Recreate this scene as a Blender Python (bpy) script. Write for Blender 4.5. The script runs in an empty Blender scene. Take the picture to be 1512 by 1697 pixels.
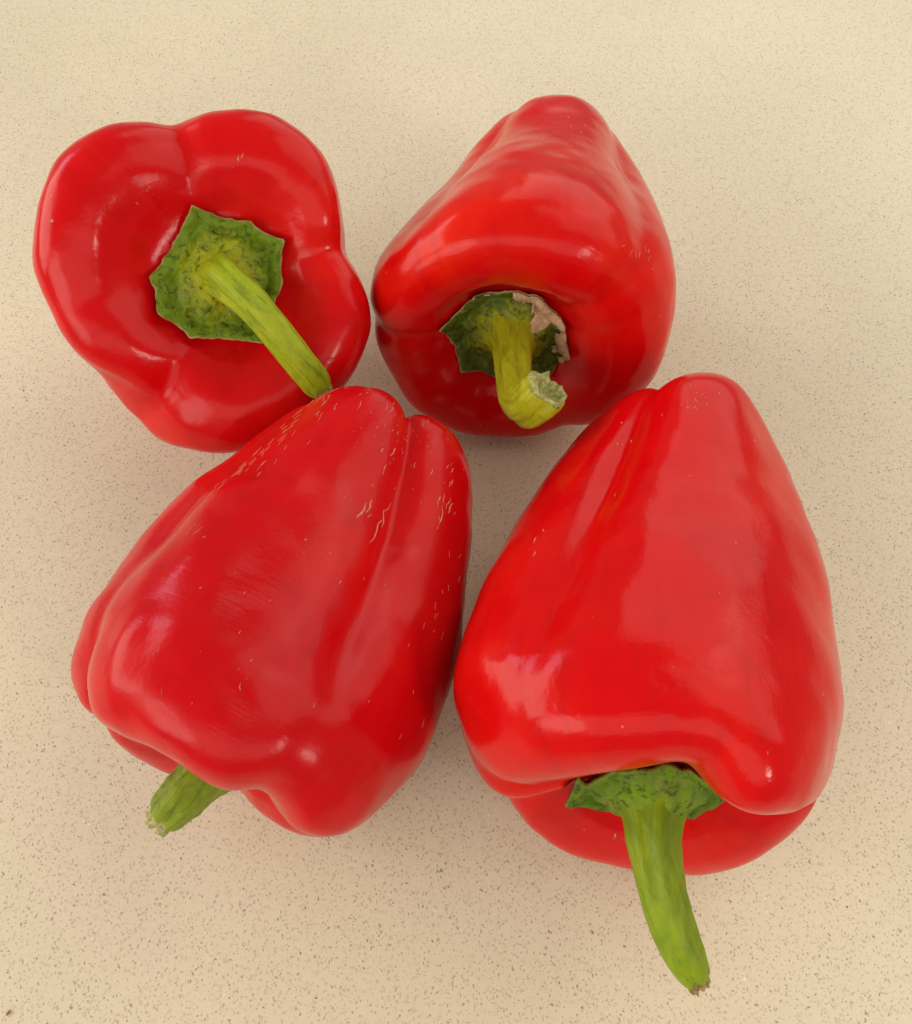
import bpy, math, random
import numpy as np
from mathutils import Vector, Matrix, noise

scene = bpy.context.scene
C = scene.collection
random.seed(7)

# ------------------------------------------------------------------ camera
PITCH = math.radians(62.0); HC = 0.27
cd = bpy.data.cameras.new('camera'); cam = bpy.data.objects.new('camera', cd); C.objects.link(cam)
cam.location = (0, -HC / math.tan(PITCH), HC)
cam.rotation_euler = (math.pi / 2 - PITCH, 0, 0)
cd.sensor_fit = 'HORIZONTAL'; cd.sensor_width = 36.0; cd.lens = 36.0 * 1514.0 / 1512.0
cd.clip_start = 0.005; cd.clip_end = 50.0
scene.camera = cam

# ------------------------------------------------------------------ light of the room
w = bpy.data.worlds.new('World'); scene.world = w; w.use_nodes = True
bg = w.node_tree.nodes['Background']
bg.inputs['Color'].default_value = (1.0, 0.91, 0.79, 1); bg.inputs['Strength'].default_value = 0.37

def area(name, loc, target, size, power, col, shape='RECTANGLE'):
    ld = bpy.data.lights.new(name, 'AREA'); ld.shape = shape
    ld.size = size[0]; ld.size_y = size[1]; ld.energy = power; ld.color = col
    o = bpy.data.objects.new(name, ld); C.objects.link(o)
    o.location = loc
    o.rotation_euler = (Vector(target) - Vector(loc)).to_track_quat('-Z', 'Y').to_euler()
    return o
area('far_window', (1.1, 2.3, 1.55), (0, 0, 0), (2.9, 2.2), 34, (1.0, 0.95, 0.83))
area('ceiling_glow', (1.85, 0.55, 2.0), (0, 0, 0), (2.0, 2.8), 30, (1.0, 0.93, 0.79))
area('side_window', (-1.30, 1.00, 0.85), (0, 0, 0.05), (0.36, 0.40), 3.2, (0.74, 0.76, 1.0))
area('near_window', (1.05, -1.10, 0.80), (0, 0, 0.05), (0.24, 0.26), 6.0, (1.0, 0.94, 0.84))
area('near_lamp', (-1.15, -1.00, 0.75), (0, 0, 0.05), (0.80, 0.80), 9.0, (1.0, 0.94, 0.84), 'DISK')
area('front_fill', (-0.1, -1.9, 1.55), (0, 0, 0), (3.0, 1.3), 22, (1.0, 0.93, 0.80))  # broad unseen fill panel added to brighten the near sides of the peppers
area('left_fill', (-2.4, 0.2, 1.0), (0, 0, 0), (2.4, 1.2), 50, (1.0, 0.94, 0.82))  # added fill light, not an actual wall; lifts the left of the counter

vs = scene.view_settings
vs.view_transform = 'Standard'; vs.look = 'None'; vs.exposure = -0.10; vs.gamma = 1.0; vs.use_curve_mapping = False

# ------------------------------------------------------------------ node helper
class NT:
    def __init__(s, name):
        s.m = bpy.data.materials.new(name); s.m.use_nodes = True
        s.t = s.m.node_tree; s.b = s.t.nodes['Principled BSDF']
    def n(s, typ, **kw):
        nd = s.t.nodes.new(typ)
        for k, v in kw.items():
            if k in nd.inputs.keys() if isinstance(k, str) else False: nd.inputs[k].default_value = v
            else: setattr(nd, k, v)
        return nd
    def l(s, a, b): s.t.links.new(a, b)
    def val(s, sock, v):
        if hasattr(v, 'is_output'): s.l(v, sock)
        else: sock.default_value = v
    def math(s, op, a, b=0.0, c=0.0, clamp=False):
        nd = s.t.nodes.new('ShaderNodeMath'); nd.operation = op; nd.use_clamp = clamp
        for i, v in enumerate((a, b, c)): s.val(nd.inputs[i], v)
        return nd.outputs[0]
    def mix(s, f, a, b, blend='MIX'):
        nd = s.t.nodes.new('ShaderNodeMix'); nd.data_type = 'RGBA'; nd.blend_type = blend
        s.val(nd.inputs[0], f); s.val(nd.inputs[6], a); s.val(nd.inputs[7], b)
        return nd.outputs[2]
    def ramp(s, f, p0, p1, smooth=True):
        nd = s.t.nodes.new('ShaderNodeMapRange'); nd.interpolation_type = 'SMOOTHSTEP' if smooth else 'LINEAR'
        s.val(nd.inputs[0], f); nd.inputs[1].default_value = p0; nd.inputs[2].default_value = p1
        return nd.outputs[0]
    def noise(s, vec, scale, detail=3, rough=.55, dist=0.0):
        nd = s.t.nodes.new('ShaderNodeTexNoise')
        s.l(vec, nd.inputs['Vector']); nd.inputs['Scale'].default_value = scale
        nd.inputs['Detail'].default_value = detail; nd.inputs['Roughness'].default_value = rough
        nd.inputs['Distortion'].default_value = dist
        return nd.outputs[0]
    def mapping(s, vec, scale=(1, 1, 1), loc=(0, 0, 0), rot=(0, 0, 0)):
        nd = s.t.nodes.new('ShaderNodeMapping'); s.l(vec, nd.inputs[0])
        nd.inputs[1].default_value = loc; nd.inputs[2].default_value = rot; nd.inputs[3].default_value = scale
        return nd.outputs[0]
    def bump(s, h, strength, dist, prev=None):
        nd = s.t.nodes.new('ShaderNodeBump'); s.l(h, nd.inputs['Height'])
        nd.inputs['Strength'].default_value = strength; nd.inputs['Distance'].default_value = dist
        if prev is not None: s.l(prev, nd.inputs['Normal'])
        return nd.outputs[0]
def rgb(r, g, b): return (r, g, b, 1.0)

# ------------------------------------------------------------------ materials
def mat_counter():
    s = NT('speckled_quartz'); tc = s.n('ShaderNodeTexCoord').outputs['Object']
    big = s.noise(tc, 9.0, 3)
    col = s.mix(s.ramp(big, .35, .65), rgb(.612, .540, .404), rgb(.646, .572, .432))
    fine = s.noise(tc, 420.0, 2)
    col = s.mix(s.math('MULTIPLY', s.ramp(fine, .45, .75), .22), col, rgb(.50, .42, .31))
    wob = s.t.nodes.new('ShaderNodeTexNoise'); s.l(tc, wob.inputs['Vector']); wob.inputs['Scale'].default_value = 900.0
    wob2 = s.t.nodes.new('ShaderNodeTexNoise'); s.l(tc, wob2.inputs['Vector']); wob2.inputs['Scale'].default_value = 2600.0
    def layer(col, scale, keep, rmax, colour, alpha, seed, stretch, ang):
        # random grains: one voronoi cell each, kept or dropped by its own random colour
        ad = s.t.nodes.new('ShaderNodeVectorMath'); ad.operation = 'MULTIPLY_ADD'
        s.l(wob.outputs['Color'], ad.inputs[0]); ad.inputs[1].default_value = (.0010, .0010, 0); s.l(tc, ad.inputs[2])
        ae = s.t.nodes.new('ShaderNodeVectorMath'); ae.operation = 'MULTIPLY_ADD'
        s.l(wob2.outputs['Color'], ae.inputs[0]); ae.inputs[1].default_value = (.00035, .00035, 0); s.l(ad.outputs[0], ae.inputs[2])
        rt = s.mapping(ae.outputs[0], (1, 1, 1), (seed, seed * .37, 0), (0, 0, math.radians(ang)))
        v0 = s.mapping(rt, (1.0, stretch, 1.0))
        vo = s.t.nodes.new('ShaderNodeTexVoronoi'); vo.voronoi_dimensions = '2D'
        s.l(v0, vo.inputs['Vector']); vo.inputs['Scale'].default_value = scale
        sp = s.t.nodes.new('ShaderNodeSeparateColor'); s.l(vo.outputs['Color'], sp.inputs[0])
        on = s.math('LESS_THAN', sp.outputs[0], keep)
        rad = s.math('MULTIPLY_ADD', sp.outputs[1], rmax * .75, rmax * .25)
        m = s.ramp(s.math('SUBTRACT', 1.0, s.math('DIVIDE', vo.outputs['Distance'], rad)), 0.0, .30)
        m = s.math('MULTIPLY', s.math('MULTIPLY', m, on), s.math('MULTIPLY_ADD', sp.outputs[2], alpha * .7, alpha * .3))
        return s.mix(m, col, colour)
    col = layer(col, 430, .30, .32, rgb(.40, .32, .215), 0.45, 3.1, 1.5, 20)
    col = layer(col, 640, .30, .34, rgb(.32, .25, .165), 0.56, 7.7, 1.7, 100)
    col = layer(col, 700, .28, .34, rgb(.28, .21, .14), 0.61, 4.4, 1.9, 62)
    col = layer(col, 860, .34, .38, rgb(.21, .155, .10), 0.67, 1.9, 1.6, 140)
    col = layer(col, 640, .085, .34, rgb(.125, .090, .060), 0.81, 5.3, 2.1, 80)
    col = layer(col, 560, .050, .32, rgb(.125, .090, .060), 0.77, 6.3, 1.9, 35)
    col = layer(col, 480, .012, .20, rgb(.07, .055, .045), 0.90, 9.3, 1.3, 120)
    col = layer(col, 600, .010, .20, rgb(.86, .80, .68), 0.72, 11.1, 1.0, 0)
    s.l(col, s.b.inputs['Base Color'])
    s.l(s.math('MULTIPLY_ADD', s.noise(tc, 60.0, 3), .10, .33), s.b.inputs['Roughness'])
    s.b.inputs['Specular IOR Level'].default_value = .32
    s.l(s.bump(s.noise(tc, 300.0, 2), .05, .0004), s.b.inputs['Normal'])
    return s.m

def mat_skin(name, base, warm, seed, rough, wrinkle):
    s = NT(name); tc = s.mapping(s.n('ShaderNodeTexCoord').outputs['Object'], (1, 1, 1), (seed, seed * .6, seed * .3))
    lon = s.n('ShaderNodeAttribute', attribute_name='lengthwise').outputs['Vector']
    n1 = s.noise(tc, 26.0, 3)
    col = s.mix(s.ramp(n1, .42, .74), base, warm)
    n2 = s.noise(tc, 150.0, 3)
    col = s.mix(s.math('MULTIPLY', s.ramp(n2, .45, .80), .30), col, rgb(base[0] * .74, base[1] * .6, base[2] * .7))
    # faint darker and more orange streaks running the length of the fruit
    st = s.noise(s.mapping(lon, (9, 9, 4)), 1.0, 4, .6, .3)
    col = s.mix(s.math('MULTIPLY', s.ramp(st, .52, .78), .38), col, rgb(base[0] * .66, base[1] * .8, base[2] * .9))
    st2 = s.noise(s.mapping(lon, (5, 5, 3), (4, 2, 7)), 1.0, 3, .6, .5)
    col = s.mix(s.math('MULTIPLY', s.ramp(st2, .50, .85), .28), col, rgb(warm[0] * 1.04, warm[1] * 2.2, warm[2]))
    # pin-prick lenticels
    vo = s.t.nodes.new('ShaderNodeTexVoronoi'); s.l(tc, vo.inputs['Vector']); vo.inputs['Scale'].default_value = 430.0
    sp = s.t.nodes.new('ShaderNodeSeparateColor'); s.l(vo.outputs['Color'], sp.inputs[0])
    dot = s.math('MULTIPLY', s.math('LESS_THAN', sp.outputs[0], .022), s.ramp(s.math('SUBTRACT', .16, vo.outputs['Distance']), 0, .08))
    col = s.mix(s.math('MULTIPLY', dot, .45), col, rgb(.72, .20, .12))
    s.l(col, s.b.inputs['Base Color'])
    s.l(s.math('MULTIPLY_ADD', s.noise(tc, 48.0, 5, .65), .20, rough - .10), s.b.inputs['Roughness'])
    s.b.inputs['Specular IOR Level'].default_value = .18
    s.b.inputs['Subsurface Weight'].default_value = .20
    s.b.inputs['Subsurface Radius'].default_value = (1.0, .06, .04)
    s.b.inputs['Subsurface Scale'].default_value = .006
    # fine relief: waxy unevenness, cross wrinkles in patches, micro pitting
    h = s.bump(s.noise(tc, 95.0, 3), .16, .0016)
    wr = s.noise(s.mapping(lon, (4, 4, 240)), 1.0, 3, .6, .4)
    patch = s.ramp(s.noise(tc, 42.0, 2), .50, .68)
    h = s.bump(s.math('MULTIPLY', wr, patch), wrinkle, .0009, h)
    h = s.bump(s.noise(tc, 1100.0, 2), .09, .0004, h)
    s.l(h, s.b.inputs['Normal'])
    return s.m

def mat_calyx(name, centre, edge, dark, rmax, rimw=.65):
    s = NT(name); tc = s.n('ShaderNodeTexCoord').outputs['Object']
    sx = s.t.nodes.new('ShaderNodeSeparateXYZ'); s.l(tc, sx.inputs[0])
    r = s.math('SQRT', s.math('ADD', s.math('MULTIPLY', sx.outputs[0], sx.outputs[0]), s.math('MULTIPLY', sx.outputs[1], sx.outputs[1])))
    n1 = s.noise(tc, 230.0, 5, .65)
    f = s.ramp(s.math('ADD', s.math('DIVIDE', r, rmax), s.math('MULTIPLY', s.math('SUBTRACT', n1, .5), 1.1)), .28, .82)
    col = s.mix(f, centre, edge)
    n2 = s.noise(tc, 420.0, 6, .75, .8)
    col = s.mix(s.math('MULTIPLY', s.ramp(n2, .50, .62), .88), col, dark)
    n3 = s.noise(s.mapping(tc, (1, 1, 1), (3, 1, 2)), 150.0, 4, .7)
    col = s.mix(s.math('MULTIPLY', s.ramp(n3, .57, .72), .5), col, rgb(.23, .20, .045))
    at = s.n('ShaderNodeAttribute', attribute_name='rim').outputs['Fac']
    rimf = s.ramp(s.math('MULTIPLY_ADD', s.math('SUBTRACT', n1, .5), .12, at), .965, .990)
    col = s.mix(s.math('MULTIPLY', rimf, rimw), col, rgb(.40, .27, .12))
    s.l(col, s.b.inputs['Base Color'])
    s.l(s.math('MULTIPLY_ADD', n1, .3, .36), s.b.inputs['Roughness'])
    s.b.inputs['Specular IOR Level'].default_value = .20
    h = s.bump(n1, .5, .0012); h = s.bump(s.noise(tc, 1500.0, 3), .3, .0004, h)
    s.l(h, s.b.inputs['Normal'])
    return s.m

def mat_stem(name, light, mid, dark, fibre=.75):
    s = NT(name); uv = s.n('ShaderNodeUVMap').outputs[0]; tc = s.n('ShaderNodeTexCoord').outputs['Object']
    fib = s.noise(s.mapping(uv, (22, 3.0, 1)), 1.0, 4, .6, .5)
    n1 = s.noise(s.mapping(tc, (1, 1, .16)), 240.0, 4, .6)
    col = s.mix(s.ramp(n1, .35, .70), light, mid)
    col = s.mix(s.math('MULTIPLY', s.ramp(fib, .52, .66), fibre), col, dark)
    n3 = s.noise(tc, 700.0, 3, .7)
    col = s.mix(s.math('MULTIPLY', s.ramp(n3, .60, .74), .45), col, rgb(.12, .09, .02))
    s.l(col, s.b.inputs['Base Color'])
    s.b.inputs['Roughness'].default_value = .42
    s.b.inputs['Specular IOR Level'].default_value = .22
    h = s.bump(fib, .75 * fibre, .0014); h = s.bump(n3, .2, .0004, h)
    s.l(h, s.b.inputs['Normal'])
    return s.m

def mat_plain(name, c1, c2, scale, rough=.7, bump=.5):
    s = NT(name); tc = s.n('ShaderNodeTexCoord').outputs['Object']
    n = s.noise(tc, scale, 5, .7)
    s.l(s.mix(s.ramp(n, .35, .68), c1, c2), s.b.inputs['Base Color'])
    s.b.inputs['Roughness'].default_value = rough
    s.b.inputs['Specular IOR Level'].default_value = .25
    s.l(s.bump(n, bump, .0008), s.b.inputs['Normal'])
    return s.m

# ------------------------------------------------------------------ counter
def build_mesh(name, verts, faces, mat, parent=None, smooth=True):
    me = bpy.data.meshes.new(name); me.from_pydata([tuple(map(float, v)) for v in verts], [], faces); me.update()
    if smooth: me.polygons.foreach_set('use_smooth', [True] * len(me.polygons))
    me.materials.append(mat)
    o = bpy.data.objects.new(name, me); C.objects.link(o)
    if parent is not None: o.parent = parent
    return o

def slab(name, x0, x1, y0, y1, z0, z1, mat, bev=.003):
    b = bev; V = []
    for z, i in ((z0, b), (z0 + b, 0), (z1 - b, 0), (z1, b)):
        V += [(x0 + i, y0 + i, z), (x1 - i, y0 + i, z), (x1 - i, y1 - i, z), (x0 + i, y1 - i, z)]
    Fc = [(3, 2, 1, 0), (12, 13, 14, 15)]
    for k in range(3):
        for j in range(4): Fc.append((4 * k + j, 4 * k + (j + 1) % 4, 4 * k + 4 + (j + 1) % 4, 4 * k + 4 + j))
    return build_mesh(name, V, Fc, mat, smooth=False)
counter = slab('countertop', -.75, .75, -.38, .85, -.03, 0.0, mat_counter())
counter['kind'] = 'structure'

# ------------------------------------------------------------------ pepper geometry
def catmull(P,n):
    P=np.asarray(P,float);m=len(P)
    Q=np.vstack([2*P[0]-P[1],P,2*P[-1]-P[-2]])
    u=np.linspace(0,m-1-1e-9,n);i=u.astype(int);f=(u-i)[:,None]
    a,b,c,d=Q[i],Q[i+1],Q[i+2],Q[i+3]
    return .5*((2*b)+(-a+c)*f+(2*a-5*b+4*c-d)*f*f+(-a+3*b-3*c+d)*f**3)
PROFILE=[(0,.075),(.14,.06),(.30,.012),(.44,.0),(.56,.05),(.64,.16),(.745,.34),(.87,.54),(.965,.72),(1.0,.84),(.975,.94),(.86,1.01),(.70,1.025),(.54,.985),(.43,.915),(.33,.87),(.16,.85),(0,.85)]
NP=len(PROFILE)
def wrap(a): return (a+np.pi)%(2*np.pi)-np.pi
def pint(vals,th):            # periodic cubic interpolation in theta
    M=len(vals);x=(th/(2*np.pi)*M)%M;i=x.astype(int)%M;f=x-np.floor(x)
    a,b,c,d=vals[(i-1)%M],vals[i],vals[(i+1)%M],vals[(i+2)%M]
    f=f.reshape(f.shape+(1,)*(vals.ndim-1))
    return .5*((2*b)+(-a+c)*f+(2*a-5*b+4*c-d)*f*f+(-a+3*b-3*c+d)*f**3)
KST=np.array([0,4,6,8,10,12,14.5,17.])     # grid stations in profile index; ends fixed at 0
def surf(p,nu,nt):
    C=catmull(p.get('profile',PROFILE),nu);u=np.linspace(0,NP-1,nu)
    th=np.linspace(0,2*np.pi,nt,endpoint=False)
    rho=np.repeat(C[:,:1],nt,1);z=np.repeat(C[:,1:],nt,1)
    G=np.asarray(p['G'])                   # (6,M)
    Gt=pint(G.T,th)                        # (nt,6)
    Gt=np.hstack([Gt[:,:1]*.6,Gt,np.zeros((nt,1))])
    # cubic-ish interpolation over stations
    g=np.empty((nu,nt))
    k=np.clip(np.searchsorted(KST,u,side='right')-1,0,len(KST)-2)
    f=(u-KST[k])/(KST[k+1]-KST[k]);kk=lambda q:np.clip(q,0,len(KST)-1)
    A,B,Cc,D=[Gt[:,kk(k+q)].T for q in(-1,0,1,2)];f=f[:,None]
    g=.5*((2*B)+(-A+Cc)*f+(2*A-5*B+4*Cc-D)*f*f+(-A+3*B-3*Cc+D)*f**3)
    sh=np.exp(-((u-12)/np.where(u<12,p.get('shw',3.6),2.3))**2)[:,None]
    bt=np.exp(-((u-3)/2.2)**2)[:,None]
    vr=np.zeros((nu,nt));vz=np.zeros((nu,nt))
    for v in p['valleys']:
        # v: th_tail, th_shoulder (deg), width deg, depths [tail(3),low(6),mid(8.5),side(10.5),top(13)], dz shoulder, dz bottom
        t0=np.radians(np.interp(u,[3,6,9,12],v[0]))[:,None]
        x=wrap(th[None]-t0)/np.radians(v[1]);e=.3
        gg=np.exp(-(np.sqrt(x*x+e*e)-e)) if v[2][-1]>=0 else np.exp(-x*x)   # creases are sharp, swellings round
        d=np.interp(u,[0,3,6,8.5,10.5,13,15.5,17],[0]+list(v[2])+[v[2][-1]*.4,0])[:,None]
        vr+=d*gg;vz+=gg*(-v[3]*sh+v[4]*bt)
    H=pint(np.asarray(p['H']),th)[None]
    rho=rho*np.exp(g)*(1-vr)*p['R']
    z=(z+vz+sh*H)*p['L']
    # bend of the axis: sideways offset growing toward the tail
    q=(1-z/p['L']);b=p.get('bend',(0,0))
    X=np.sin(th)[None]*rho+b[0]*q*q*p['R'];Y=np.cos(th)[None]*rho+b[1]*q*q*p['R']
    return np.stack([X,Y,z-p['L']*.5],-1)      # x=right, y=up, z=stem axis; centred
def frame(az,el):
    a=np.array([np.cos(el)*np.cos(az),np.cos(el)*np.sin(az),np.sin(el)])
    up=np.array([0,0,1])-a[2]*a;up/=np.linalg.norm(up)
    return np.stack([np.cross(up,a),up,a],1)     # columns
def world(p,nu,nt):
    S=surf(p,nu,nt);W=S@frame(p['az'],p['el']).T
    dz=-W[...,2].min()
    off=np.array([p['cx'],p['cy'],dz])
    return W+off,off

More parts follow.
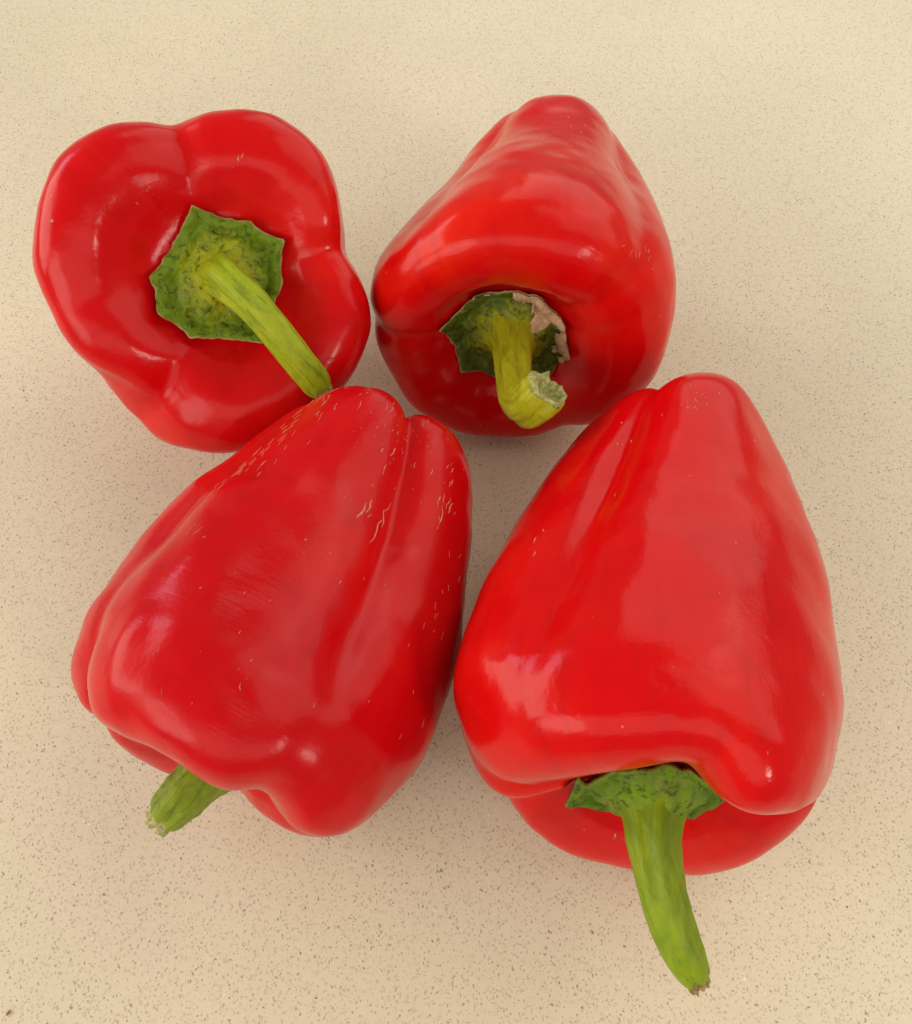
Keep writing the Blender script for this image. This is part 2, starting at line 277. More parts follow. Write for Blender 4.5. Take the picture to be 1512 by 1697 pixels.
PEPPERS = {
    'TL': {"az": -1.23301, "el": 0.89408, "R": 0.04792, "L": 0.07967, "valleys": [[[-4, -2, 0, 1], 15, [0.09, 0.07, 0.1, 0.13, 0.12], 0.09, 0.03], [[92, 92, 92, 92], 14, [0.08, 0.07, 0.08, 0.1, 0.09], 0.07, 0.03], [[-134, -134, -134, -138], 17, [0.12, 0.1, 0.13, 0.17, 0.14], 0.1, 0.03], [[-85, -85, -85, -85], 22, [0.0, 0.02, 0.025, 0.03, 0.05], 0.03, 0], [[150, 150, 150, 150], 24, [0.05, 0.04, 0.04, 0.03, 0.03], 0.02, 0.02]], "profile": [[0, 0.075], [0.14, 0.06], [0.3, 0.012], [0.44, 0.0], [0.56, 0.05], [0.64, 0.16], [0.745, 0.34], [0.87, 0.54], [0.965, 0.72], [1.0, 0.84], [0.985, 0.935], [0.92, 1.005], [0.8, 1.04], [0.66, 1.03], [0.52, 0.975], [0.38, 0.91], [0.17, 0.88], [0, 0.88]], "cx": -0.07359, "cy": 0.05602, "G": [[-0.0072, -0.0072, -0.0093, -0.0082, -0.0056, -0.0078, -0.0124, -0.0104, 0.0009, 0.0135, 0.014, 0.0197, 0.0299, 0.0253, 0.0065, -0.0083, -0.0126, -0.0103], [0.0108, -0.0015, -0.0194, -0.0423, -0.0598, -0.059, -0.0415, -0.0187, 0.0022, 0.025, 0.0585, 0.0948, 0.0697, 0.0078, -0.0086, 0.0047, 0.0157, 0.0173], [0.0238, 0.0009, -0.0157, -0.0646, -0.1237, -0.1149, -0.058, -0.0139, 0.0106, 0.033, 0.0649, 0.1948, 0.0696, -0.0484, -0.0112, 0.0356, 0.0534, 0.0455], [0.0265, 0.0083, 0.0109, -0.0522, -0.1528, -0.1409, -0.0445, 0.0019, 0.0201, 0.0533, 0.0977, 0.0923, -0.0277, 0.0152, 0.0443, 0.0638, 0.0859, 0.0615], [0.027, 0.017, 0.0032, -0.0301, -0.0643, -0.0631, -0.0292, 0.0006, 0.0187, 0.0344, 0.0398, 0.0224, 0.0084, 0.0357, 0.0501, 0.0512, 0.0558, 0.0442], [0.0157, 0.01, 0.0038, 0.0036, 0.0081, 0.0076, 0.0034, 0.0032, 0.0047, 0.0018, -0.004, -0.0011, 0.0178, 0.0315, 0.0354, 0.0316, 0.0254, 0.0204]], "H": [-0.0085, -0.0163, -0.0113, -0.0077, -0.0086, -0.0061, -0.0005, 0.0033, 0.004, 0.0042, 0.0042, 0.0027, -0.0005, 0.0121, 0.0186, 0.0201, 0.0176, 0.0054], "bend": [-0.0484, -0.1048]},
    'UR': {"az": -1.72869, "el": 0.17742, "R": 0.04776, "L": 0.09062, "valleys": [[[-22, -36, -44, -60], 14, [0.06, 0.12, 0.09, 0.0, 0.0], 0.0, 0.01], [[-92, -92, -92, -92], 13, [0, 0.02, 0.04, 0.07, 0.09], 0.06, 0.0], [[40, 44, 46, 48], 13, [0.05, 0.11, 0.07, 0.02, 0.03], 0.03, 0.01], [[155, 152, 150, 150], 20, [0.06, 0.08, 0.08, 0.09, 0.08], 0.07, 0.02], [[75, 75, 75, 75], 14, [0, 0, 0, 0.03, 0.04], 0.03, 0], [[-150, -150, -150, -150], 20, [0.05, 0.05, 0.04, 0.04, 0.04], 0.03, 0.01]], "profile": [[0, 0.05], [0.16, 0.035], [0.32, 0.008], [0.45, 0.0], [0.56, 0.045], [0.645, 0.15], [0.745, 0.34], [0.87, 0.54], [0.965, 0.72], [1.0, 0.84], [0.975, 0.94], [0.86, 1.01], [0.7, 1.025], [0.55, 0.99], [0.44, 0.935], [0.34, 0.895], [0.16, 0.88], [0, 0.88]], "cx": 0.02208, "cy": 0.07194, "G": [[0.0814, 0.0828, 0.055, -0.0042, 0.0062, 0.0166, 0.0159, 0.0084, -0.0007, -0.0077, -0.0115, -0.0147, -0.02, -0.0288, -0.0381, -0.0431, 0.0029, 0.0742], [0.0417, 0.0716, 0.1068, 0.1467, 0.11, 0.0595, 0.0312, 0.0175, 0.01, 0.0027, -0.0025, -0.0095, -0.0178, -0.0285, -0.0405, -0.0557, -0.0337, 0.0106], [0.0161, 0.0478, 0.0802, 0.0961, 0.0587, 0.0519, 0.0358, 0.0293, 0.0294, 0.0276, 0.0121, -0.007, -0.0233, -0.0332, -0.0458, -0.0399, -0.0284, -0.0106], [0.0047, 0.0186, 0.0253, 0.02, 0.0194, 0.0176, 0.0214, 0.0338, 0.0389, 0.0224, 0.0226, -0.0022, -0.0454, -0.0385, -0.0385, -0.0344, -0.022, -0.0098], [-0.0042, -0.0029, -0.0044, -0.0062, -0.0045, 0.0, 0.0085, 0.0165, 0.016, 0.0088, 0.0119, 0.002, -0.0192, -0.0245, -0.0197, -0.0157, -0.0118, -0.0076], [-0.0116, -0.0168, -0.0203, -0.0206, -0.0177, -0.0127, -0.0077, -0.0045, -0.0019, -0.0, 0.0002, 0.0005, 0.0008, -0.0003, -0.0007, -0.0012, -0.0032, -0.0067]], "H": [0.0102, 0.0011, -0.0079, -0.0157, -0.0178, -0.0205, -0.0136, -0.0029, -0.0091, -0.0256, 0.003, 0.0085, -0.0211, -0.0103, 0.013, 0.0279, 0.0258, 0.0189], "bend": [0.0954, 0.1853]},
    'LL': {"az": -1.96211, "el": 0.05401, "R": 0.04812, "L": 0.10796, "valleys": [[[14, 34, 33, 33], 9.5, [0.15, 0.16, 0.035, 0.015, 0.035], 0.022, 0.03], [[-50, -48, -49, -52], 10, [0.08, 0.11, 0.09, 0.1, 0.08], 0.06, 0.02], [[188, 188, 188, 188], 26, [0.1, 0.1, 0.08, 0.12, 0.12], 0.12, 0.02], [[-95, -95, -95, -95], 18, [0.06, 0.08, 0.06, 0.06, 0.05], 0.05, 0.02], [[110, 110, 110, 110], 20, [0.06, 0.08, 0.04, 0.04, 0.04], 0.05, 0.02]], "cx": -0.04093, "cy": -0.05599, "G": [[0.0849, 0.0619, 0.0252, -0.0078, -0.0139, 0.0104, 0.0303, 0.0294, 0.02, 0.0144, 0.0187, 0.034, 0.0564, 0.0751, 0.0744, 0.0489, 0.0385, 0.0485], [0.0267, 0.0132, 0.01, 0.0294, 0.0793, 0.0934, 0.0388, 0.0048, -0.0081, -0.0091, -0.0023, 0.0123, 0.0393, 0.0888, 0.164, 0.1902, 0.111, 0.0545], [0.009, -0.0045, -0.0143, -0.023, -0.0324, -0.0441, -0.0452, -0.0349, -0.0224, -0.0206, -0.0098, 0.0011, 0.0138, 0.0293, 0.0436, 0.0601, 0.0483, 0.0283], [0.0031, -0.0095, -0.0368, -0.0817, -0.1485, -0.1814, -0.1357, -0.0687, -0.0217, 0.0025, 0.0012, -0.0059, -0.0147, -0.0302, -0.0562, -0.0767, -0.0334, -0.0034], [0.0012, -0.0153, -0.0424, -0.0742, -0.1062, -0.1172, -0.0975, -0.0614, -0.0286, -0.0084, -0.0045, -0.0131, -0.0278, -0.0471, -0.0638, -0.062, -0.04, -0.0119], [-0.0163, -0.0211, -0.0306, -0.0389, -0.0428, -0.0427, -0.0402, -0.0339, -0.0248, -0.0168, -0.0128, -0.015, -0.024, -0.0326, -0.0356, -0.0325, -0.0263, -0.0191]], "H": [-0.0686, -0.0504, -0.0727, -0.0605, -0.087, -0.1059, -0.0922, -0.0802, -0.0646, -0.0369, -0.0389, -0.0654, -0.0777, -0.0907, -0.095, -0.082, -0.0703, -0.0708], "bend": [0.0696, 0.3164]},
    'LR': {"shw": 2.7, "az": -1.64465, "el": 0.17141, "R": 0.04856, "L": 0.12157, "valleys": [[[-12, -28, -40, -60], 10, [0.09, 0.135, 0.035, 0.0, 0.0], 0.0, 0.02], [[-84, -84, -84, -84], 11, [0, 0, 0.01, 0.035, 0.06], 0.05, 0], [[8, 8, 8, 8], 9, [0.0, 0.0, 0.0, 0.0, 0.035], 0.03, 0.0], [[105, 100, 98, 104], 14, [0.06, 0.07, 0.05, 0.09, 0.1], 0.09, 0.02], [[235, 245, 250, 252], 16, [0.06, 0.1, 0.08, 0.08, 0.1], 0.07, 0.02]], "cx": 0.04849, "cy": -0.05741, "G": [[0.2011, 0.1995, 0.1017, 0.0463, 0.0534, 0.0476, 0.035, 0.0257, 0.0238, 0.0302, 0.0418, 0.0517, 0.0515, 0.0328, -0.0087, -0.0686, -0.0067, 0.1065], [0.073, 0.0753, 0.0916, 0.1342, 0.085, 0.0445, 0.0377, 0.0461, 0.0495, 0.0373, 0.0176, 0.0054, 0.0144, 0.0496, 0.1056, 0.128, 0.0978, 0.0778], [0.0009, -0.018, -0.0251, -0.0402, -0.058, -0.0062, 0.0442, 0.0726, 0.0825, 0.0498, -0.0183, -0.0657, -0.0643, -0.0068, 0.0508, 0.1341, 0.0913, 0.0392], [-0.0401, -0.0773, -0.1228, -0.1806, -0.1556, -0.0436, 0.0488, 0.063, 0.0506, 0.0056, -0.0669, -0.1518, -0.1897, -0.1517, -0.1037, -0.0464, -0.0083, -0.014], [-0.0192, -0.0442, -0.0665, -0.0809, -0.0763, -0.0439, -0.0068, 0.0111, 0.0003, -0.0331, -0.0774, -0.1262, -0.1572, -0.1603, -0.1268, -0.087, -0.0472, -0.0263], [0.0806, 0.0978, 0.0675, 0.0278, -0.0053, -0.0293, -0.0382, -0.0414, -0.0457, -0.0538, -0.0652, -0.0775, -0.088, -0.0906, -0.0792, -0.0511, -0.014, 0.0365]], "H": [-0.0927, -0.0376, -0.0529, -0.098, -0.1466, -0.1661, -0.141, -0.1091, -0.1062, -0.117, -0.1184, -0.1241, -0.1128, -0.0811, -0.0904, -0.095, -0.0929, -0.0915], "bend": [0.1977, 0.1583]}}
STEMS = {"TL": [[1.05, -1.26, 8.91], [5.66, -8.56, 14.34], [10.48, -19.29, 15.93], [15.02, -30.07, 14.03], [17.74, -36.81, 11.34]], "UR": [[1.83, 2.21, 11.25], [3.84, 3.64, 24.77], [6.05, 5.01, 34.48], [9.06, 8.16, 39.73], [12.0, 12.86, 40.69], [13.08, 14.7, 40.3]], "LL": [[-3.04, -0.28, 5.18], [-5.29, -0.66, 12.29], [-8.03, -2.05, 19.37]], "LR": [[-0.19, 0.06, 5.52], [-0.2, -0.45, 14.3], [1.77, -4.08, 23.57], [5.72, -9.6, 31.99], [10.16, -14.65, 37.72]]}

def body_grid(p, nu, nt):
    W, off = world(p, nu, nt)
    return W, off

def lobed_body(key, p, mat, root):
    nu, nt = 171, 240
    W, off = world(p, nu, nt)
    # gentle organic unevenness of the wall, along the outward direction
    du = np.gradient(W, axis=0); dv = np.roll(W, -1, 1) - np.roll(W, 1, 1)
    N = np.cross(du, dv); N /= np.linalg.norm(N, axis=-1, keepdims=True) + 1e-12
    if ((W[100] - W[100].mean(0)) * N[100]).sum() < 0: N = -N
    sd = {'TL': 1.3, 'UR': 4.1, 'LL': 8.7, 'LR': 12.9}[key]; amp = p['lump']
    for i in range(1, nu - 1):
        for j in range(nt):
            q = W[i, j]
            v = Vector((q[0] * 55 + sd, q[1] * 55, q[2] * 55)); v2 = v * 2.6
            W[i, j] = q + N[i, j] * (amp * noise.noise(v) + amp * .35 * noise.noise(v2))
    W[..., 2] = np.maximum(W[..., 2], 0.0002)
    base = np.array(root.location)
    V = [tuple(W[0].mean(0) - base)]
    for i in range(1, nu - 1): V += [tuple(q) for q in (W[i] - base)]
    V.append(tuple(W[-1].mean(0) - base))
    last = len(V) - 1; idx = lambda i, j: 1 + (i - 1) * nt + j % nt
    Fc = []; UV = []
    for j in range(nt):
        Fc.append((0, idx(1, j), idx(1, j + 1))); UV += [((j + .5) / nt, 0), (j / nt, 1 / nu), ((j + 1) / nt, 1 / nu)]
    for i in range(1, nu - 2):
        for j in range(nt):
            Fc.append((idx(i, j), idx(i + 1, j), idx(i + 1, j + 1), idx(i, j + 1)))
            a, b, c, d = j / nt, (j + 1) / nt, i / nu, (i + 1) / nu
            UV += [(a, c), (a, d), (b, d), (b, c)]
    for j in range(nt):
        Fc.append((last, idx(nu - 2, j + 1), idx(nu - 2, j))); UV += [((j + .5) / nt, 1), ((j + 1) / nt, 1 - 1 / nu), (j / nt, 1 - 1 / nu)]
    o = build_mesh('body', V, Fc, mat, root)
    at = o.data.attributes.new('lengthwise', 'FLOAT_VECTOR', 'POINT')
    th = np.linspace(0, 2 * np.pi, nt, endpoint=False); L_ = [np.zeros((1, 3))]
    for i in range(1, nu - 1): L_.append(np.stack([np.cos(th), np.sin(th), np.full(nt, i / nu)], 1))
    L_.append(np.array([[0, 0, 1.0]]))
    at.data.foreach_set('vector', np.vstack(L_).astype(np.float32).ravel())
    # outward normals
    f0 = o.data.polygons[len(o.data.polygons) // 2]
    if f0.normal.dot(Vector(N[nu // 2, f0.index % nt])) < 0: o.data.flip_normals()
    return o, W, N, off

def scars(W, N, clusters, mat, root, seed):
    """thin corky streaks lying on the skin, mostly along the fruit"""
    rnd = random.Random(seed); nu, nt = W.shape[:2]; base = np.array(root.location)
    V = []; Fc = []
    def at(u, th):
        x = min(max(u * 10, 1), nu - 3); y = (th / 360 * nt) % nt
        i, j = int(x), int(y); f, g = x - i, y - j; j2 = (j + 1) % nt
        q = (W[i, j] * (1 - f) + W[i + 1, j] * f) * (1 - g) + (W[i, j2] * (1 - f) + W[i + 1, j2] * f) * g
        n = (N[i, j] * (1 - f) + N[i + 1, j] * f) * (1 - g) + (N[i, j2] * (1 - f) + N[i + 1, j2] * f) * g
        return q, n / (np.linalg.norm(n) + 1e-9)
    for (u, th, su, st, n, ln, wd, tilt) in clusters:
        for k in range(n):
            uu = u + rnd.gauss(0, su); tt = th + rnd.gauss(0, st)
            L = ln * rnd.uniform(.35, 1.25) * (1 if n > 1 else .9); wid = .8 * wd * rnd.uniform(.45, 1.2); m = 8
            q0, n0 = at(uu, tt); q1, _ = at(uu + .15, tt); q2, _ = at(uu, tt + 2)
            e1 = (q1 - q0); lu = np.linalg.norm(e1) / .15; lt = np.linalg.norm(q2 - q0) / 2
            a = math.radians(tilt + rnd.gauss(0, 14)); ph = rnd.uniform(0, 6); b0 = len(V)
            for i in range(m + 1):
                s_ = i / m - .5
                wig = .07 * L * math.sin(s_ * 7 + ph) * rnd.uniform(.3, 1)
                dl = s_ * L * math.cos(a) - wig * math.sin(a); dt = s_ * L * math.sin(a) + wig * math.cos(a)
                q, nn = at(uu + dl / max(lu, 1e-5), tt + dt / max(lt, 1e-6))
                qa, _ = at(uu + (dl + .0003) / max(lu, 1e-5), tt + (dt + .0003 * math.tan(a) if abs(a) < 1.3 else dt) / max(lt, 1e-6))
                tg = qa - q; sd = np.cross(nn, tg); sd /= np.linalg.norm(sd) + 1e-12
                hw = wid * .5 * (math.sin(math.pi * (i + .15) / (m + .3)) ** .7) * rnd.uniform(.55, 1.2)
                up = nn * 4e-5
                V += [q + up - sd * hw - base, q + nn * 1.1e-4 - base, q + up + sd * hw - base]
            for i in range(m):
                o_ = b0 + 3 * i
                Fc += [(o_, o_ + 1, o_ + 4, o_ + 3), (o_ + 1, o_ + 2, o_ + 5, o_ + 4)]
    o = build_mesh('skin_scars', V, Fc, mat, root); o['kind'] = 'stuff'
    return o

def ring_profile(tips):
    """piecewise-straight polar outline through (angle clockwise from up, radius mm) tips, with pulled-in sides"""
    T = sorted((a % 360, r) for a, r in tips)
    def f(th):
        th %= 360
        for i in range(len(T)):
            a0, r0 = T[i]; a1, r1 = T[(i + 1) % len(T)]
            if i == len(T) - 1: a1 += 360
            t = th if th >= a0 else th + 360
            if a0 <= t <= a1:
                A, B = math.radians(a0), math.radians(a1); x = math.radians(t)
                x0, y0, x1, y1 = r0 * math.sin(A), r0 * math.cos(A), r1 * math.sin(B), r1 * math.cos(B)
                dx, dy = math.sin(x), math.cos(x)
                den = dx * (y1 - y0) - dy * (x1 - x0)
                rr = (x0 * (y1 - y0) - y0 * (x1 - x0)) / den if abs(den) > 1e-9 else r0
                k = (t - a0) / max(a1 - a0, 1e-6)
                return rr * (1 - .035 * math.sin(math.pi * k) ** .8) / 1000
        return T[0][1] / 1000
    return f

def calyx_geo(p, tips, dome, lift, thick, seed, rel):
    """green cap: follows the hollow of the fruit, rises into the stem, lifts a little at the rim"""
    S = surf(p, 341, 240); nr, nt = 34, 168
    cap = S[-1].mean(0); f = ring_profile(tips)
    top = np.zeros((nr + 1, nt, 3))
    cols = {}
    for j in range(nt):
        th = 360 * j / nt; jj = int(round(th / 1.5)) % 240
        col = S[240:, jj] - cap
        rr = np.hypot(col[:, 0], col[:, 1]); zz = col[:, 2]
        o_ = np.argsort(rr); R_ = f(th) * (1 + .025 * noise.noise(Vector((j * .35, seed, 0))))
        for i in range(nr + 1):
            r = R_ * i / nr
            zs = np.interp(r, rr[o_], zz[o_])
            k = i / nr
            tip = max(math.exp(-(((th - a + 180) % 360 - 180) / 13.0) ** 2) for a, _ in tips)
            z = zs + thick * (1 - .55 * k ** 6) + dome * math.exp(-(r / rel) ** 2 * 1.3) + lift * (.45 + .75 * tip) * k ** 3
            dirv = np.array([math.sin(math.radians(th)), math.cos(math.radians(th))])
            q = Vector((dirv[0] * r * 260 + seed, dirv[1] * r * 260, seed))
            z += (.0010 * noise.noise(q) + .0006 * noise.noise(q * 2.1) + .0003 * noise.noise(q * 4.6)) * min(1, k * 2)
            # shallow channel just inside the rim, raised lip outside it
            z += .0005 * math.cos(math.radians(th) * 6 + seed) * math.exp(-((r - .008) / .004) ** 2)
            z += (-.0022 * math.exp(-((k - .74 - .05 * noise.noise(q * .6)) / .07) ** 2) + .0007 * math.exp(-((k - .93) / .07) ** 2)) * (.55 + .9 * abs(noise.noise(q * .5)))
            z = max(z, zs + .0005 + .0002 * (1 - k))
            top[i, j] = (dirv[0] * r, dirv[1] * r, z)
    return top, cap

def calyx(p, off, root, tips, mat, dome=.004, lift=.0012, thick=.0016, seed=0, rel=.008, name='calyx'):
    top, cap = calyx_geo(p, tips, dome, lift, thick, seed, rel)
    nr1, nt = top.shape[:2]
    bot = top.copy(); kk = np.linspace(0, 1, nr1)[:, None]
    bot[..., 2] -= np.minimum(thick * (.95 - .45 * kk), .0011); bot[..., :2] *= .985
    V = []; Fc = []
    for G_ in (top, bot):
        V.append(tuple(G_[0].mean(0)))
        for i in range(1, nr1): V += [tuple(q) for q in G_[i]]
    n1 = 1 + (nr1 - 1) * nt
    ix = lambda s_, i, j: s_ * n1 + 1 + (i - 1) * nt + j % nt
    for j in range(nt):
        Fc.append((0, ix(0, 1, j + 1), ix(0, 1, j))); Fc.append((n1, ix(1, 1, j), ix(1, 1, j + 1)))
        for i in range(1, nr1 - 1):
            Fc.append((ix(0, i, j), ix(0, i, j + 1), ix(0, i + 1, j + 1), ix(0, i + 1, j)))
            Fc.append((ix(1, i, j), ix(1, i + 1, j), ix(1, i + 1, j + 1), ix(1, i, j + 1)))
        Fc.append((ix(0, nr1 - 1, j), ix(0, nr1 - 1, j + 1), ix(1, nr1 - 1, j + 1), ix(1, nr1 - 1, j)))
    o = build_mesh(name, V, Fc, mat, root)
    rim = o.data.attributes.new('rim', 'FLOAT', 'POINT')
    one = np.concatenate([[0.0], np.repeat(np.arange(1, nr1) / (nr1 - 1), nt)])
    rim.data.foreach_set('value', np.concatenate([one, np.ones(len(one))]).astype(np.float32))
    R_ = frame(p['az'], p['el'])
    mt = Matrix.Translation(Vector(R_ @ cap + off - np.array(root.location))) @ Matrix(R_.tolist()).to_4x4()
    o.matrix_local = mt
    return o, top, mt

def smooth_path(P, n): return catmull(np.array(P), n)

def stem(p, root, like, path_mm, radii_mm, mat, cut_mat, seed, plug=True, ridges=5, flat=1.0):
    P = smooth_path([(0, 0, -1.0)] + path_mm, 90) / 1000
    s_ = np.linspace(0, 1, len(P)); r = np.interp(s_, np.linspace(0, 1, len(radii_mm)), radii_mm) / 1000
    r = np.convolve(np.pad(r, 4, mode='edge'), np.ones(9) / 9, 'valid')
    nt = 56; T = np.gradient(P, axis=0); T /= np.linalg.norm(T, axis=1, keepdims=True)
    ref = np.array([1.0, 0.2, 0]); rings = []
    length = np.concatenate([[0], np.cumsum(np.linalg.norm(np.diff(P, axis=0), axis=1))])
    x = ref - T[0] * (ref @ T[0]); x /= np.linalg.norm(x)
    for i in range(len(P)):
        x = x - T[i] * (x @ T[i]); x /= np.linalg.norm(x); y = np.cross(T[i], x); ring = []
        end = max(0, (s_[i] - .93) / .07)
        for j in range(nt):
            a = 2 * math.pi * j / nt
            k = 1 + .075 * math.cos(ridges * a + seed + s_[i] * .8) + .03 * math.cos((ridges + 4) * a + 2 * seed)
            k += .05 * noise.noise(Vector((math.cos(a) * 1.4 + seed, math.sin(a) * 1.4, s_[i] * 6)))
            k += .035 * noise.noise(Vector((math.cos(a) * 4 + seed, math.sin(a) * 4, s_[i] * 14)))
            k *= 1 - .10 * end * end
            q = P[i] + r[i] * k * (math.cos(a) * x + flat * math.sin(a) * y)
            if i > len(P) - 6: q = q + T[i] * .0012 * noise.noise(Vector((math.cos(a) * 2.2 + 3 * seed, math.sin(a) * 2.2, 1.7))) * (i - (len(P) - 6)) / 5
            ring.append(q)
        rings.append(ring)
    V = [q for ring in rings for q in ring]; Fc = []; UV = []
    for i in range(len(P) - 1):
        for j in range(nt):
            Fc.append((i * nt + j, i * nt + (j + 1) % nt, (i + 1) * nt + (j + 1) % nt, (i + 1) * nt + j))
            a, b = j / nt, (j + 1) / nt; c, d = length[i] * 40, length[i + 1] * 40
            UV += [(a, c), (b, c), (b, d), (a, d)]
    o = build_mesh('stem', V, Fc, mat, root); o.matrix_local = like[1].copy()
    lay = o.data.uv_layers.new(name='UVMap'); lay.data.foreach_set('uv', np.array(UV, dtype=np.float32).ravel())
    # torn cut end: a narrower pale plug left in the stem, or a ragged hollow rim
    V = []; Fc = []; cen = np.mean(rings[-1], axis=0)
    prof = [(1.0, -.0006), (.99, .0001), (.86, .0003), (.80, .0006), (.79, .0020), (.66, .0024), (.40, .0018), (.15, .0015)] if plug else \
           [(1.02, -.0010), (1.03, .0006), (.97, .0016), (.86, .0012), (.74, -.0006), (.55, -.0016), (.30, -.0020), (.12, -.0021)]
    m = len(prof)
    for k, (f, h0) in enumerate(prof):
        for j in range(nt):
            a = 2 * math.pi * j / nt; ca, sa = math.cos(a), math.sin(a)
            rg = 1 + (.10 * noise.noise(Vector((ca * 3 + seed, sa * 3, k * .3))) if 2 <= k else 0)
            q = cen + (rings[-1][j] - cen) * f * rg
            h = h0 + (.0009 * noise.noise(Vector((ca * 2.6 + seed * 5, sa * 2.6, 4.2))) + .0007 * noise.noise(Vector((ca * f * 8 + seed, sa * f * 8, 7.2)))) * (1 if k > 1 else .25)
            V.append(q + T[-1] * h)
    V.append(cen + T[-1] * prof[-1][1])
    for k in range(m - 1):
        for j in range(nt): Fc.append((k * nt + j, k * nt + (j + 1) % nt, (k + 1) * nt + (j + 1) % nt, (k + 1) * nt + j))
    for j in range(nt): Fc.append(((m - 1) * nt + j, (m - 1) * nt + (j + 1) % nt, m * nt))
    c = build_mesh('cut_end', V, Fc, cut_mat, o)
    return o

# ------------------------------------------------------------------ the four peppers
scar_mat = mat_plain('corky_scar', rgb(.48, .12, .07), rgb(.58, .27, .16), 900.0, .6, .3)
cut_pale = mat_plain('cut_stem_end', rgb(.46, .46, .17), rgb(.24, .22, .07), 900.0, .8, .8)
cut_brown = mat_plain('browned_stem_end', rgb(.36, .30, .10), rgb(.13, .07, .025), 700.0, .8, .8)
husk_mat = mat_plain('dry_papery_husk', rgb(.50, .34, .19), rgb(.34, .20, .12), 800.0, .8, .6)

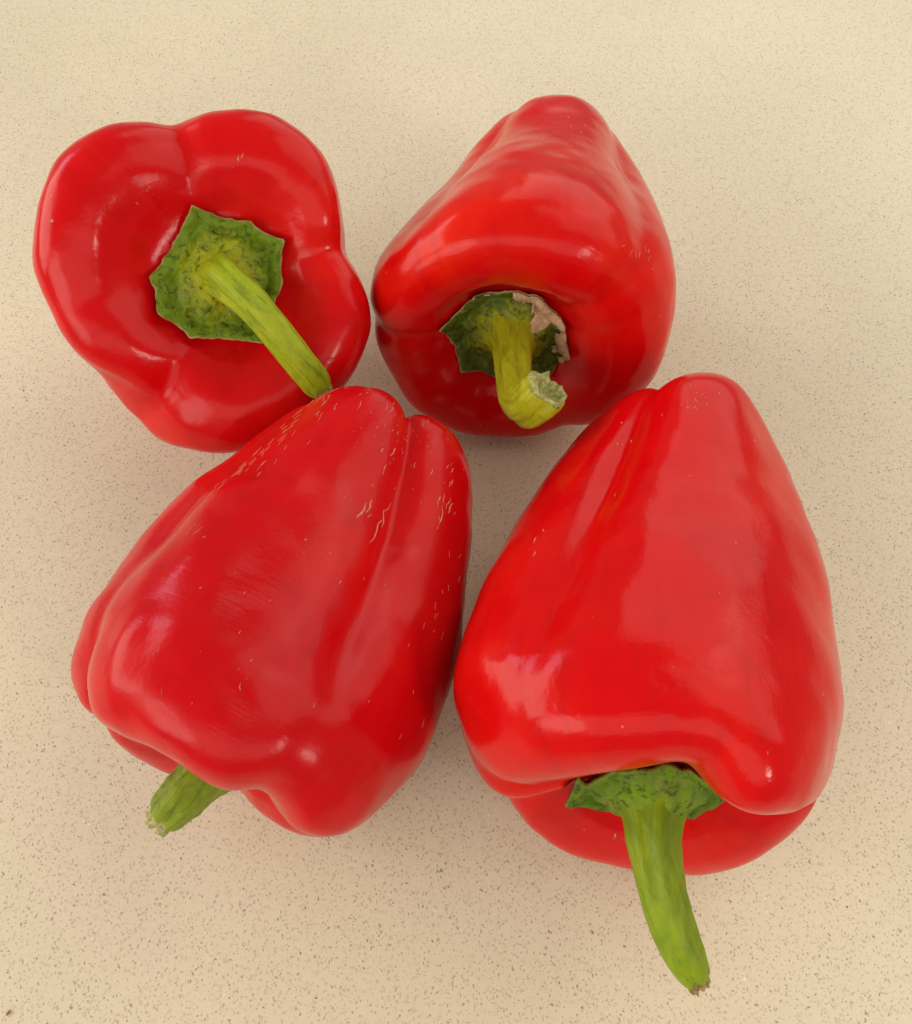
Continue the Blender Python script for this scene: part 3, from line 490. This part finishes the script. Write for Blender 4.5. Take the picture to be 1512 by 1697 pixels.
SPEC = {
 'TL': dict(label='red bell pepper standing on end, its flat green cap turned to the viewer', lump=.0007,
    skin=(rgb(.510, .0016, .0036), rgb(.580, .0070, .0045), 1.3, .20, .09),
    tips=[(-4, 20.1), (46, 17.6), (76, 20.8), (112, 17.5), (164, 21.8), (222, 19.3), (254, 20.4), (283, 18.9)],
    cal=dict(dome=.0078, lift=.0020, thick=.0024, seed=2, rel=.0100),
    calm=(rgb(0.286, 0.300, 0.0054), rgb(0.117, 0.190, 0.0063), rgb(0.042, 0.065, 0.0036)),
    radii=[7.6, 5.8, 5.0, 4.6, 4.5, 4.4, 4.0], stm=(rgb(0.292, 0.350, 0.0081), rgb(0.228, 0.300, 0.0072), rgb(0.095, 0.135, 0.0045), .6), cut=cut_pale, seed=1.1,
    scars=[(13.0, 27, .15, 4, 4, .0016, .0005, 0), (11.2, 300, .2, 3, 2, .0016, .0007, 60), (13.6, 340, .3, 8, 5, .0009, .00025, 0), (10.5, 58, .3, 6, 5, .0010, .0003, 10)]),
 'UR': dict(label='red bell pepper lying with tail pointing away, brown husk on its cap, short hooked stem', lump=.0007,
    skin=(rgb(.535, .0020, .0030), rgb(.610, .0120, .0030), 5.2, .18, .10),
    tips=[(-86, 21.5), (-30, 19.9), (22, 19.9), (66, 18.1), (101, 19.8), (138, 20.3), (180, 19.2), (224, 20.6)],
    cal=dict(dome=.0075, lift=.0010, thick=.0018, seed=5, rel=.0095),
    calm=(rgb(0.244, 0.260, 0.0054), rgb(0.064, 0.095, 0.0054), rgb(0.019, 0.028, 0.0027)),
    radii=[9.8, 6.0, 5.2, 5.1, 5.6, 6.2, 6.6, 6.4], stm=(rgb(0.350, 0.340, 0.0090), rgb(0.265, 0.285, 0.0072), rgb(0.127, 0.140, 0.0045), .6), cut=cut_pale, seed=2.7,
    scars=[(5.8, 15, .2, 4, 4, .0016, .0005, 0), (9.4, 45, .5, 4, 10, .0022, .0004, 5), (6.8, 0, .4, 8, 3, .0010, .0004, 0), (13.4, 219, .05, 2, 2, .0016, .0005, 70)]),
 'LL': dict(label='darker red bell pepper with pale corky scars, its cap hidden and stem stub poking out', lump=.0011,
    skin=(rgb(.460, .0016, .0045), rgb(.525, .0050, .0055), 9.4, .225, .13),
    tips=[(-60, 17.0), (0, 16.0), (60, 17.0), (120, 19.5), (180, 17.0), (240, 17.0)],
    cal=dict(dome=.0050, lift=.0015, thick=.0018, seed=8, rel=.0085),
    calm=(rgb(0.191, 0.240, 0.0099), rgb(0.101, 0.160, 0.0090), rgb(0.048, 0.080, 0.0063)),
    radii=[10.0, 7.2, 6.2, 5.5, 4.6], stm=(rgb(0.196, 0.260, 0.0054), rgb(0.154, 0.215, 0.0049), rgb(0.074, 0.110, 0.0040), .7), cut=cut_pale, seed=4.3,
    scars=[(5.3, 20, .45, 5, 6, .0036, .00050, 0), (5.9, 22, .25, 4, 3, .0080, .0008, 0), (4.6, 6, .35, 6, 5, .0026, .00040, 0), (4.7, 45, .55, 7, 8, .0030, .00040, 0), (5.2, 52, .4, 5, 3, .0060, .0006, 0),
           (5.6, -32, .65, 7, 46, .0032, .00022, 0), (4.2, -20, .5, 10, 14, .0030, .00030, 10), (4.5, 20, .6, 16, 60, .0009, .00022, 0), (7.0, 20, 1.6, 20, 22, .0009, .00028, 0), (9.4, 0, .5, 8, 5, .0020, .00022, 20), (6.5, 62, .8, 5, 16, .0018, .00022, 0)]),
 'LR': dict(label='glossy bright red bell pepper with long curved green stem jutting out over the counter', lump=.0006,
    skin=(rgb(.530, .0016, .0030), rgb(.590, .0070, .0035), 14.1, .17, .06),
    tips=[(-96, 19.4), (-60, 19.4), (-15, 19.4), (40, 20.0), (78, 20.5), (112, 21.5), (180, 16.8), (246, 21.0)],
    rimw=.15, cal=dict(dome=.0100, lift=.0024, thick=.0026, seed=11, rel=.0108),
    calm=(rgb(0.159, 0.235, 0.0063), rgb(0.101, 0.175, 0.0059), rgb(0.030, 0.060, 0.0036)),
    radii=[9.5, 8.6, 6.6, 5.6, 5.2, 5.0, 4.6, 3.6], stm=(rgb(0.212, 0.285, 0.0049), rgb(0.138, 0.215, 0.0049), rgb(0.090, 0.150, 0.0045), .45), cut=cut_brown, seed=6.2,
    scars=[(4.9, 2, .3, 5, 16, .0010, .0004, 0), (5.3, 31, .1, 2, 2, .0028, .0005, 0), (6.0, -30, .5, 4, 5, .0014, .0004, 10), (7.0, -46, .2, 3, 3, .0024, .0004, 0), (7.2, -74, .7, 3, 9, .0030, .0004, 0), (12.9, 189, .1, 3, 3, .0014, .0005, 60), (11.3, 43, .1, 2, 1, .0050, .0003, 20), (8.0, 10, 1.4, 22, 8, .0007, .00025, 0)]),
}

def red_pepper(key):
    p = PEPPERS[key]; sp = SPEC[key]; p['lump'] = sp['lump']
    root = bpy.data.objects.new('bell_pepper', None); C.objects.link(root)
    root.location = (p['cx'], p['cy'], 0); root.empty_display_size = .02
    root['label'] = sp['label']; root['category'] = 'bell pepper'; root['group'] = 'red bell peppers on the counter'
    skin = mat_skin('pepper_skin', *sp['skin'])
    b, W, N, off = lobed_body(key, p, skin, root)
    scars(W, N, sp['scars'], scar_mat, root, int(sp['seed'] * 10))
    cal, top, mt = calyx(p, off, root, sp['tips'], mat_calyx('calyx_green', *sp['calm'], .018, sp.get('rimw', .65)), **sp['cal'])
    stem(p, root, (cal, mt), STEMS[key], sp['radii'], mat_stem('stem_green', *sp['stm']), sp['cut'], sp['seed'], key != 'UR')
    if key == 'UR':
        # dried papery skin over the upper right of the cap, with a ragged edge and a tongue running down
        nr1, nt = top.shape[:2]; sel = {}; V = []; Fc = []
        def inside(i, j):
            th = (360 * j / nt + 180) % 360 - 180; k = i / (nr1 - 1)
            n = noise.noise(Vector((th * .09, k * 7, 3.3))) * .16 + noise.noise(Vector((th * .25, k * 18, 1.3))) * .09
            lo = .95 if th < -2 else (.80 - .006 * th if th < 38 else (.34 if th < 66 else .80))
            return -42 < th < 112 and k > lo + n and k < 1.01
        for i in range(nr1 - 1):
            for j in range(nt):
                if inside(i, j) and inside(i + 1, j) and inside(i + 1, j + 1) and inside(i, j + 1):
                    ids = []
                    for (a, c) in ((i, j), (i, (j + 1) % nt), (i + 1, (j + 1) % nt), (i + 1, j)):
                        if (a, c) not in sel:
                            q = top[a, c].copy(); nz = noise.noise(Vector((q[0] * 500, q[1] * 500, 9)))
                            q[2] += .00055 + .0004 * nz; sel[(a, c)] = len(V); V.append(q)
                        ids.append(sel[(a, c)])
                    Fc.append(tuple(ids))
        h = build_mesh('dry_husk', V, Fc, husk_mat, cal); h['label'] = 'tan papery dried patch'
        md = h.modifiers.new('thick', 'SOLIDIFY'); md.thickness = .0003; md.offset = 1
    return root

for key in ('TL', 'UR', 'LL', 'LR'): red_pepper(key)

# a crumb of dried stem lying on the counter near the lower left corner
def crumb():
    import bmesh
    bm = bmesh.new(); bmesh.ops.create_icosphere(bm, subdivisions=3, radius=1.0)
    for v in bm.verts:
        k = 1 + .45 * noise.noise(v.co * 1.6 + Vector((3, 1, 2))) + .25 * noise.noise(v.co * 4.1)
        v.co = Vector((v.co.x * .00062 * k, v.co.y * .00036 * k, v.co.z * .00032 * k))
    z0 = min(v.co.z for v in bm.verts)
    me = bpy.data.meshes.new('crumb'); bm.to_mesh(me); bm.free()
    me.materials.append(mat_plain('dried_brown', rgb(.22, .10, .035), rgb(.40, .24, .10), 2500.0, .8, .6))
    me.polygons.foreach_set('use_smooth', [True] * len(me.polygons))
    o = bpy.data.objects.new('crumb', me); C.objects.link(o)
    o.location = (-0.1159, -0.1471, -z0); o.rotation_euler = (0, 0, math.radians(55))
    o['label'] = 'tiny brown crumb in the lower left corner of the counter'; o['category'] = 'crumb'
crumb()
